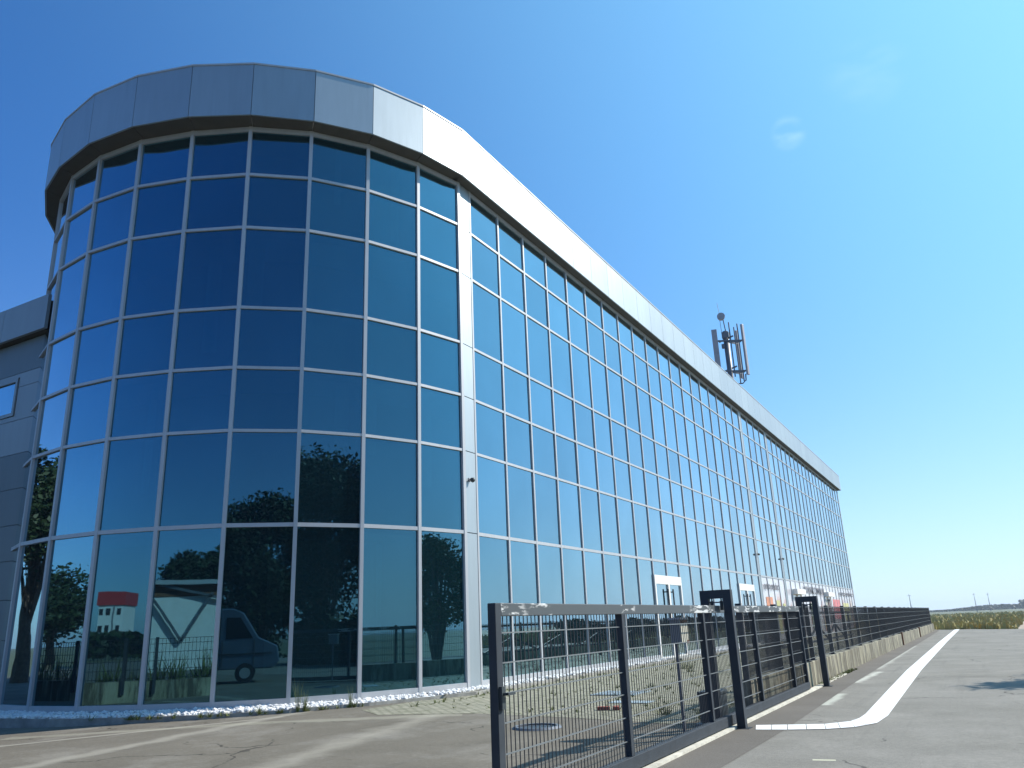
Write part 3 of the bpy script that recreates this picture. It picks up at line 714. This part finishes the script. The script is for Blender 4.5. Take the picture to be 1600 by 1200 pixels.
def blades(mb, x, y, z, h, n, spread, wd=.012):
    for _ in range(n):
        a = random.uniform(0, 6.3); l = random.uniform(.3, 1)*h; dx, dy = math.cos(a)*spread*random.random(), math.sin(a)*spread*random.random(); b = random.uniform(0, 6.3)
        px, py = x+dx*.3, y+dy*.3; wx, wy = math.cos(b)*wd, math.sin(b)*wd
        mb.poly([(px-wx, py-wy, z), (px+wx, py+wy, z), (px+dx*.6+wx*.6, py+dy*.6+wy*.6, z+l*.6), (px+dx*.6-wx*.6, py+dy*.6-wy*.6, z+l*.6), (px+dx*1.3, py+dy*1.3, z+l)], [(0, 1, 2, 3), (3, 2, 4)])
g = MB()
for k, t_, h, n in ((2, .25, .55, 14), (2, .9, .8, 22), (2, .82, .5, 26), (3, .35, .25, 40), (4, .35, .25, 20), (2, .2, .3, 20), (4, .8, .2, 20), (5, .4, .25, 12)):
    p = offpt(k, .78).lerp(offpt(k+1, .78), t_); blades(g, p.x, p.y, 0, h, n, .13, .006)
for k in range(2, 5):
    for _ in range(10):
        t_ = random.random(); p = offpt(k, .78).lerp(offpt(k+1, .78), t_); blades(g, p.x, p.y, 0, .12, 8, .1)
tag(g.build('kerb_weeds', M['weed']), 'thin green weeds growing along the pebble bed edging', 'weeds', kind='stuff')
g = MB()
for _ in range(1500):
    y = 14.3+(random.random()**1.2)*45; x = random.uniform(-11.5, -4.3)
    if random.random() < .35: x = random.choice((random.uniform(-11.55, -11.2), random.uniform(-4.9, -4.1)))
    if x < -9 and y < 15: continue
    blades(g, x, y, 0, random.choice((.03, .04, .06, .12)), 8, .08, .008)
for x, y, h in ((-8.6, 26.5, .55), (-9.4, 28.3, .4), (-4.7, 15.4, .4), (-5.3, 14.6, .35), (-4.4, 14.0, .4)): blades(g, x, y, 0, h, 40, .3, .006)
tag(g.build('courtyard_weeds', M['weed']), 'scattered grass and weeds between the courtyard paving blocks', 'weeds', kind='stuff')
g = MB()
for _ in range(160):
    y = random.uniform(21, 27); blades(g, random.uniform(-3.74, -3.6), y, 0, .07, 6, .06)
tag(g.build('wall_foot_grass', M['weed']), 'thin dry grass at the foot of the low concrete wall', 'grass', kind='stuff')

# ---------------------------------------------------------------- roof antenna
AX, AY = -16.5, 71.5
t = thing('antenna_mast', 'mobile phone antenna mast with tall panel antennas on the roof edge', 'antenna mast', (AX, AY, 16.7))
a = MB(); a.tube([(AX, AY, 16.7), (AX, AY, 27.6)], .26, 12); a.build('mast', M['steel'], t, smooth=True)
ca, sa = math.cos(YAW-.25), math.sin(YAW-.25); rx = Vector((ca, sa, 0))*.72; fy_ = Vector((-sa, ca, 0))*.8; A0 = Vector((AX, AY, 0))
def APt(u, v, z): return tuple(A0+rx*u+fy_*v+Vector((0, 0, z)))
for u, v, wd, z0, z1 in ((-1.42, -.8, .62, 21.6, 27.7), (2.2, .3, .42, 23.2, 28.2), (1.5, 1.6, .4, 23.2, 28.0)):
    a = MB(); r_ = rx if u < 0 else rx*.55+fy_*.83; r_ = r_.normalized(); n_ = Vector((-r_.y, r_.x, 0)); wd *= .8; c = A0+rx*u+fy_*v
    q = [c-r_*wd/2-n_*.1, c+r_*wd/2-n_*.1, c+r_*wd/2+n_*.1, c-r_*wd/2+n_*.1]
    a.hexa([(p.x, p.y, z0) for p in q]+[(p.x, p.y, z1) for p in q]); a.build('panel_antenna', M['antenna'], t, bevel=.03)
for u, v, z0, z1 in ((.55, -.3, 23.0, 28.4), (1.15, .2, 22.4, 28.0), (1.6, .2, 22.6, 28.3), (-1.2, -.5, 21.5, 27.2)):
    a = MB(); a.tube([APt(u, v, z0), APt(u, v, z1)], .06, 8); a.build('support_pole', M['steel'], t)
for z in (23.6, 26.6):
    a = MB(); a.bar(APt(-1.3, -.6, z), APt(2.1, .3, z), .14); a.bar(APt(-.9, .5, z+.15), APt(.9, -.5, z+.35), .12); a.bar(APt(0, 0, z), APt(1.5, 1.5, z), .1); a.bar(APt(.3, -.4, z-.2), APt(1.8, .3, z-.1), .1); a.build('cross_arm', M['steel'], t)
a = MB(); a.box(AX-.3, AX+.3, AY-.3, AY+.3, 26.9, 27.5); a.box(AX-.4, AX-.1, AY-.4, AY-.1, 25.9, 26.3); a.build('radio_unit', M['steel'], t)
a = MB(); a.tube([APt(.1, 0, 27.4), APt(-.1, 0, 29.0)], .05, 6); a.tube([APt(-.45, 0, 27.5), APt(-.5, 0, 29.0)], .025, 6); a.build('top_pole', M['steel'], t)
a = MB(); c = Vector(APt(-.3, -.1, 29.1)); dd = Vector((.3, -.95, .1)).normalized()
a.tube([c-dd*.15, c+dd*.1, c+dd*.2], [.34, .38, .36], 18); a.build('dish', M['antenna'], t, smooth=False)
a = MB(); a.tube([APt(-.45, 0, 29.3), APt(-.6, 0, 30.6)], .02, 5); a.build('whip_antenna', M['steel'], t)
a = MB(); a.tube([APt(1.9, .3, 23.3), APt(1.85, .3, 22.7), APt(1.4, .2, 22.4), APt(.8, 0, 22.35), APt(.2, 0, 21.6)], .06, 6); a.build('cable', M['box'], t)

# ---------------------------------------------------------------- trees
def tree(x, y, h, r, z0, label, group=None, n=5000, leaf=.22, mat='leaf', seed=1, name='tree', squash=1.0, cat='tree'):
    rnd = random.Random(seed); t = thing(name, label, cat, (x, y, 0), group)
    tr = MB(); tr.tube([(x, y, -.3), (x+.1, y, z0*.6), (x-.05, y+.1, z0+r*.3), (x, y, h*.8)], [r*.09+.06, r*.07+.05, r*.05+.04, .04], 9)
    cl = []
    for i in range(16):
        a = rnd.uniform(0, 6.3); e = rnd.uniform(-.25, 1.2); rr = r*rnd.uniform(.45, .85); zc = (z0+h)/2; hz = (h-z0)/2
        c = Vector((x+math.cos(a)*math.cos(e)*rr, y+math.sin(a)*math.cos(e)*rr, zc+math.sin(e)*hz*.8)); cl.append((c, r*rnd.uniform(.28, .5)))
        tr.tube([(x, y, z0+rnd.random()*r*.4), tuple(c.lerp(Vector((x, y, c.z)), .5)-Vector((0, 0, .3))), tuple(c)], [.09, .06, .02], 5, cap=False)
    tr.build('trunk', M['bark'], t)
    cl.append((Vector((x, y, (z0+h)/2)), r*.6))
    cr = MB()
    for _ in range(n):
        c, q = rnd.choice(cl); v = Vector((rnd.gauss(0, 1), rnd.gauss(0, 1), rnd.gauss(0, 1))).normalized()*q*(rnd.random()**.4)*rnd.choice((1, 1, 1, 1.25))
        p = c+Vector((v.x, v.y, v.z*.85*squash)); s = leaf*rnd.uniform(.5, 1.3)
        a = Vector((rnd.gauss(0, 1), rnd.gauss(0, 1), rnd.gauss(0, .6))).normalized()*s; b = a.cross(Vector((rnd.gauss(0, 1), rnd.gauss(0, 1), rnd.gauss(0, 1)))).normalized()*s*.6
        cr.poly([p-a, p-b, p+a, p+b], [(0, 1, 2, 3)])
    cr.build('crown', M[mat], t); return t
tree(5.6, 27.2, 6.7, 2.05, -1.2, 'round leafy tree across the road, mirrored in the pane beside the silver column', seed=3, n=11000, leaf=.11)
tree(17.5, 3.0, 13.6, 5.8, -1.0, 'tall dark leafy tree behind the photographer, mirrored in the middle of the curved glass', seed=5, n=42000, leaf=.16, mat='leaf2')
tree(12.8, -2.5, 11.0, 4.2, -1.0, 'shorter dark tree standing left of the tall mirrored one', seed=6, n=14000, leaf=.16, mat='leaf2')
tree(3.6, -13.0, 10.2, 4.4, -1.5, 'dark bushy tree mirrored behind the parked van', seed=8, n=32000, leaf=.15, mat='leaf2')
tree(-3.0, -15.5, 8.0, 3.6, -1.5, 'lower dark bushy tree beside the one behind the van', seed=9, n=14000, leaf=.14, mat='leaf2')
tree(-47, 4.5, 13, 4.5, 2, 'green tree mirrored in the leftmost narrow glass facet', seed=10, n=18000, leaf=.17, mat='leaf2')
tree(-66, -28, 7.5, 5, 1, 'broad green tree far left, mirrored low in the curved glass', seed=11, n=12000, leaf=.22, mat='leaf2')
tree(-13.8, -40, 9.5, 4.2, 2, 'round tree showing over the shed roof in the glass', seed=12, n=12000, leaf=.2, mat='leaf2')
tree(-58, -132, 13, 6, 1, 'broad tree beside the white house with the red roof', seed=13, n=4500, leaf=.45, mat='leaf2')
# hedge across the road (mirrored low in the long front)
g = MB(); rnd = random.Random(4)
for _ in range(16000):
    y = rnd.uniform(73, 175); x = 11.5+rnd.gauss(0, .6)+ (y-62)*.02; z = rnd.random()**.8*(1.75+.35*math.sin(y*.35)+.2*math.sin(y*1.3)); s = .2
    a = Vector((rnd.gauss(0, 1), rnd.gauss(0, 1), rnd.gauss(0, 1))).normalized()*s; b = a.cross(Vector((rnd.gauss(0, 1), rnd.gauss(0, 1), 1))).normalized()*s*.7; p = Vector((x, y, z))
    g.poly([p-a, p-b, p+a, p+b], [(0, 1, 2, 3)])
tag(g.build('hedge', M['leaf2']), 'long dark hedge across the road, mirrored low in the glass front', 'hedge')

for (xa, ya, xb, yb, hh, lb) in ((11.5, 9.5, 20, -7, 3.0, 'dense dark shrubs under the tall trees, mirrored low in the curved glass'), (-8.5, -12, 7.5, -18, 3.6, 'dense dark shrubs behind the parked van'), (-80, -66, -14, -105, 3.6, 'far belt of dark shrubs at the foot of the white house')):
    g = MB()
    for _ in range(9000):
        t_ = rnd.random(); x = xa+(xb-xa)*t_+rnd.gauss(0, .7); y = ya+(yb-ya)*t_+rnd.gauss(0, .7); s_ = .22 if xa > -50 else .6; z = rnd.random()**.8*hh*(.8+.2*math.sin(t_*23)+.15*math.sin(t_*61))
        a = Vector((rnd.gauss(0, 1), rnd.gauss(0, 1), rnd.gauss(0, 1))).normalized()*s_; b = a.cross(Vector((rnd.gauss(0, 1), rnd.gauss(0, 1), 1))).normalized()*s_*.8; p = Vector((x, y, z))
        g.poly([p-a, p-b, p+a, p+b], [(0, 1, 2, 3)])
    tag(g.build('shrubs', M['leaf2']), lb, 'shrubs', kind='stuff')

# ---------------------------------------------------------------- things mirrored in the curved glass
HX, HY = -84, -166
H = thing('white_house', 'white two storey house with a red roof mirrored in the curved glass', 'house', (HX, HY, 0))
a = MB(); a.box(HX-2.7, HX+2.7, HY-8, HY, -.4, 10.2); a.build('wall', M['white'], H)
a = MB(); a.box(HX-3.0, HX+3.0, HY-8.3, HY+.3, 10.2, 13.2); a.build('roof', M['red'], H)
for zx in (4.2, 8.0):
    for xx in (-2.1, -.6, 1.7):
        a = MB(); a.box(HX+xx-.45, HX+xx+.45, HY-.05, HY+.04, zx, zx+1.5); a.build('window', M['blackglass'], H)
a = MB(); a.tube([(HX+.6, HY+.12, 0), (HX+.6, HY+.12, 10)], .12, 6); a.build('downpipe', M['steel'], H)
a = thing('shed', 'white walled shed with steel braces and a flat roof mirrored in the glass', 'shed', (-15, -19, 0))
b = MB(); b.box(-18.3, -8, -29, -20.0, -.3, 4.2); b.build('wall', M['white'], a)
b = MB(); b.box(-18.6, -7, -29, -19.5, 4.9, 5.15); b.build('roof', M['alu'], a); b = MB(); b.box(-18.4, -7.4, -20.3, -19.95, 4.2, 4.9); b.build('fascia', M['rust'], a)
for p, q in (((-18.1, 4.6), (-16.0, 1.6)), ((-14.4, 4.4), (-16.0, 1.6)), ((-17.4, 4.9), (-13.2, 3.9)), ((-10.9, 4.4), (-13.0, 1.6))):
    b = MB(); b.bar((p[0], -19.75, p[1]), (q[0], -19.75, q[1]), .16); b.build('brace', M['steel'], a)
for xx in (-18.3, -13.1, -7.6):
    b = MB(); b.box(xx-.12, xx+.12, -19.9, -19.66, -.2, 4.9); b.build('column', M['steel'], a)
# boundary wall and fence behind the photographer's left
WY = 5.6
t = thing('boundary_wall', 'low pale concrete wall with mesh fence mirrored low in the curved glass', 'wall', (-20, WY, 0))
b = MB(); b.box(-36, -13.2, WY-.25, WY, -.4, .48); b.build('wall_base', M['concrete'], t)
for xx in [-13.9-3*i for i in range(8)]:
    b = MB(); b.box(xx-.05, xx+.05, WY, WY+.08, .1, 1.75); b.build('post', M['gate'], t)
b = MB(); x = -36
while x < -13.4: b.box(x-.006, x+.006, WY+.03, WY+.045, .5, 1.7); x += .11
for z in (.55, .8, 1.05, 1.3, 1.55, 1.7): b.box(-36, -13.4, WY+.045, WY+.06, z-.008, z+.008)
b.build('wire_mesh', M['wire'], t)
g = MB()
for _ in range(120): blades(g, random.uniform(-34, -13.5), WY-.6-random.random()*.8, .0, random.uniform(.5, 1.6), 22, .5, .03)
tag(g.build('wall_bushes', M['weed']), 'rough green bushes behind the boundary wall', 'bushes', kind='stuff')
# van
VL = Vector((-8.75, 1.25, 0)); va = R(35)
t = thing('parked_van', 'blue grey minibus, its paint darkened for tree shade, parked behind the photographer, mirrored in the curved glass', 'van', tuple(VL))
def vp_(x, y, z): return (VL.x+x*math.cos(va)-y*math.sin(va), VL.y+x*math.sin(va)+y*math.cos(va), z)
prof = [(-2.7, .5), (2.75, .5), (3.0, .75), (2.9, 1.3), (2.2, 1.62), (1.6, 2.55), (1.2, 2.72), (-2.6, 2.72), (-2.75, 2.5)]
b = MB(); n = len(prof); b.poly([vp_(x, -.95, z) for x, z in prof]+[vp_(x, .95, z) for x, z in prof], [tuple(range(n)), tuple(range(2*n-1, n-1, -1))]+[(i, (i+1) % n, n+(i+1) % n, n+i) for i in range(n)])
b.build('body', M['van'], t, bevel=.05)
for sy in (-.965, .965):
    for xa, xb in ((1.0, 1.35), (-.7, .8), (-2.4, -.9)):
        b = MB(); top = 0
        b.poly([vp_(xa, sy, 1.6), vp_(xb if xa != 1.0 else 1.98, sy, 1.6), vp_(xb if xa != 1.0 else 1.5, sy, 2.38), vp_(xa, sy, 2.38)], [(0, 1, 2, 3)]); b.build('side_window', M['blackglass'], t)
    for xx in (-1.8, 1.75):
        b = MB(); b.tube([vp_(xx, sy*.84, .36), vp_(xx, sy*1.0, .36)], .36, 20); w_ = b.build('wheel', M['tyre'], t)
        c = MB(); c.tube([vp_(xx, sy*.99, .36), vp_(xx, sy*1.015, .36)], .2, 16); o = c.build('rim', M['alu']); o.parent = w_
for sy in (-.958, .958):
    b = MB()
    for xx in (-2.45, -.8, .9, 2.05): b.bar(vp_(xx, sy, .62), vp_(xx, sy, 1.55), .02)
    b.bar(vp_(-2.6, sy, 1.05), vp_(2.7, sy, 1.05), .05); b.build('side_trim', M['box'], t)
b = MB(); b.bar(vp_(2.72, -.75, 1.08), vp_(2.72, -.45, 1.08), .3, .2); b.build('headlight', M['alu'], t); b = MB(); b.bar(vp_(2.72, .45, 1.08), vp_(2.72, .75, 1.08), .3, .2); b.build('headlight', M['alu'], t)
b = MB(); b.poly([vp_(2.24, -.85, 1.64), vp_(2.24, .85, 1.64), vp_(1.69, .8, 2.46), vp_(1.69, -.8, 2.46)], [(0, 1, 2, 3)]); b.build('windscreen', M['blackglass'], t)

# ---------------------------------------------------------------- field, track, far trees, pylons
g = MB(); g.poly([(1.9, 78.6, -.38), (4.4, 76.4, -.38), (7.5, 150, -.38), (5.2, 152, -.38)], [(0, 1, 2, 3)]); struct('path', g, M['path'])
g = MB(); rnd = random.Random(9)
for _ in range(42000):
    u = rnd.random(); y = 80+240*u**1.8; x = -30+rnd.random()*(60+y*.25)
    fr = far(x)
    if y < fr+.6 or (abs(x-(1.9+(y-78)*.05)-1.2) < 1.5): continue
    hh = rnd.uniform(.35, 1.0)*(.65+.35*math.sin(x*.3+y*.11)); a = rnd.uniform(0, 3.14); wd = rnd.uniform(.12, .3)*(1+u)
    dx, dy = math.cos(a)*wd, math.sin(a)*wd; lx, ly = rnd.gauss(0, .12), rnd.gauss(0, .12)
    g.poly([(x-dx, y-dy, -.4), (x+dx, y+dy, -.4), (x+dx*.6+lx, y+dy*.6+ly, -.4+hh), (x-dx*.2+lx, y-dy*.2+ly, -.4+hh*1.15)], [(0, 1, 2, 3)])
tag(g.build('field_grass', M['grass']), 'rough field of brown and green grass beyond the end of the road', 'grass', kind='stuff')
g = MB()
for _ in range(16000):
    x = rnd.uniform(-300, 450); yb = 1300+rnd.uniform(-60, 60)
    hh = 3.5+2*math.sin(x*.013)+1.5*math.sin(x*.05+1)+(6 if 45 < x < 100 else 0)
    if x < -60: hh *= .6
    z = rnd.random()*hh; s = 2.2; a = Vector((rnd.gauss(0, 1), rnd.gauss(0, .5), rnd.gauss(0, 1))).normalized()*s; b = a.cross(Vector((rnd.gauss(0, 1), rnd.gauss(0, 1), 1))).normalized()*s*.8; p = Vector((x, yb, z))
    g.poly([p-a, p-b, p+a, p+b], [(0, 1, 2, 3)])
tag(g.build('distant_woods', M['leaf2']), 'low line of distant trees along the horizon', 'woods', kind='stuff')
for i, (px, py, hh) in enumerate(((-38, 560, 12), (-4, 700, 13), (5, 720, 13))):
    t = thing('power_pylon', ('thin pylon on the horizon just right of the building', 'left one of two thin pylons over the field', 'right one of two thin pylons over the field')[i], 'pylon', (px, py, 0), 'pylons on the horizon')
    b = MB(); b.tube([(px, py, -.4), (px, py, hh)], [.35, .12], 6); b.build('pole', M['steel'], t); b = MB(); b.bar((px-1.1, py, hh-1), (px+1.1, py, hh-1), .15); b.build('cross_arm', M['steel'], t)

# ---------------------------------------------------------------- summer haze over the plain
hb = MB(); hb.box(-3100, 3100, -3100, 4600, -1.6, 36); hm = bpy.data.materials.new('haze'); hm.use_nodes = True; ht = hm.node_tree; ht.nodes.remove(ht.nodes['Principled BSDF'])
pv = ht.nodes.new('ShaderNodeVolumePrincipled'); pv.inputs['Color'].default_value = (.80, .90, 1, 1); pv.inputs['Density'].default_value = .0002; pv.inputs['Anisotropy'].default_value = .2
ht.links.new(pv.outputs[0], ht.nodes['Material Output'].inputs['Volume']); tag(hb.build('haze', hm), kind='stuff')
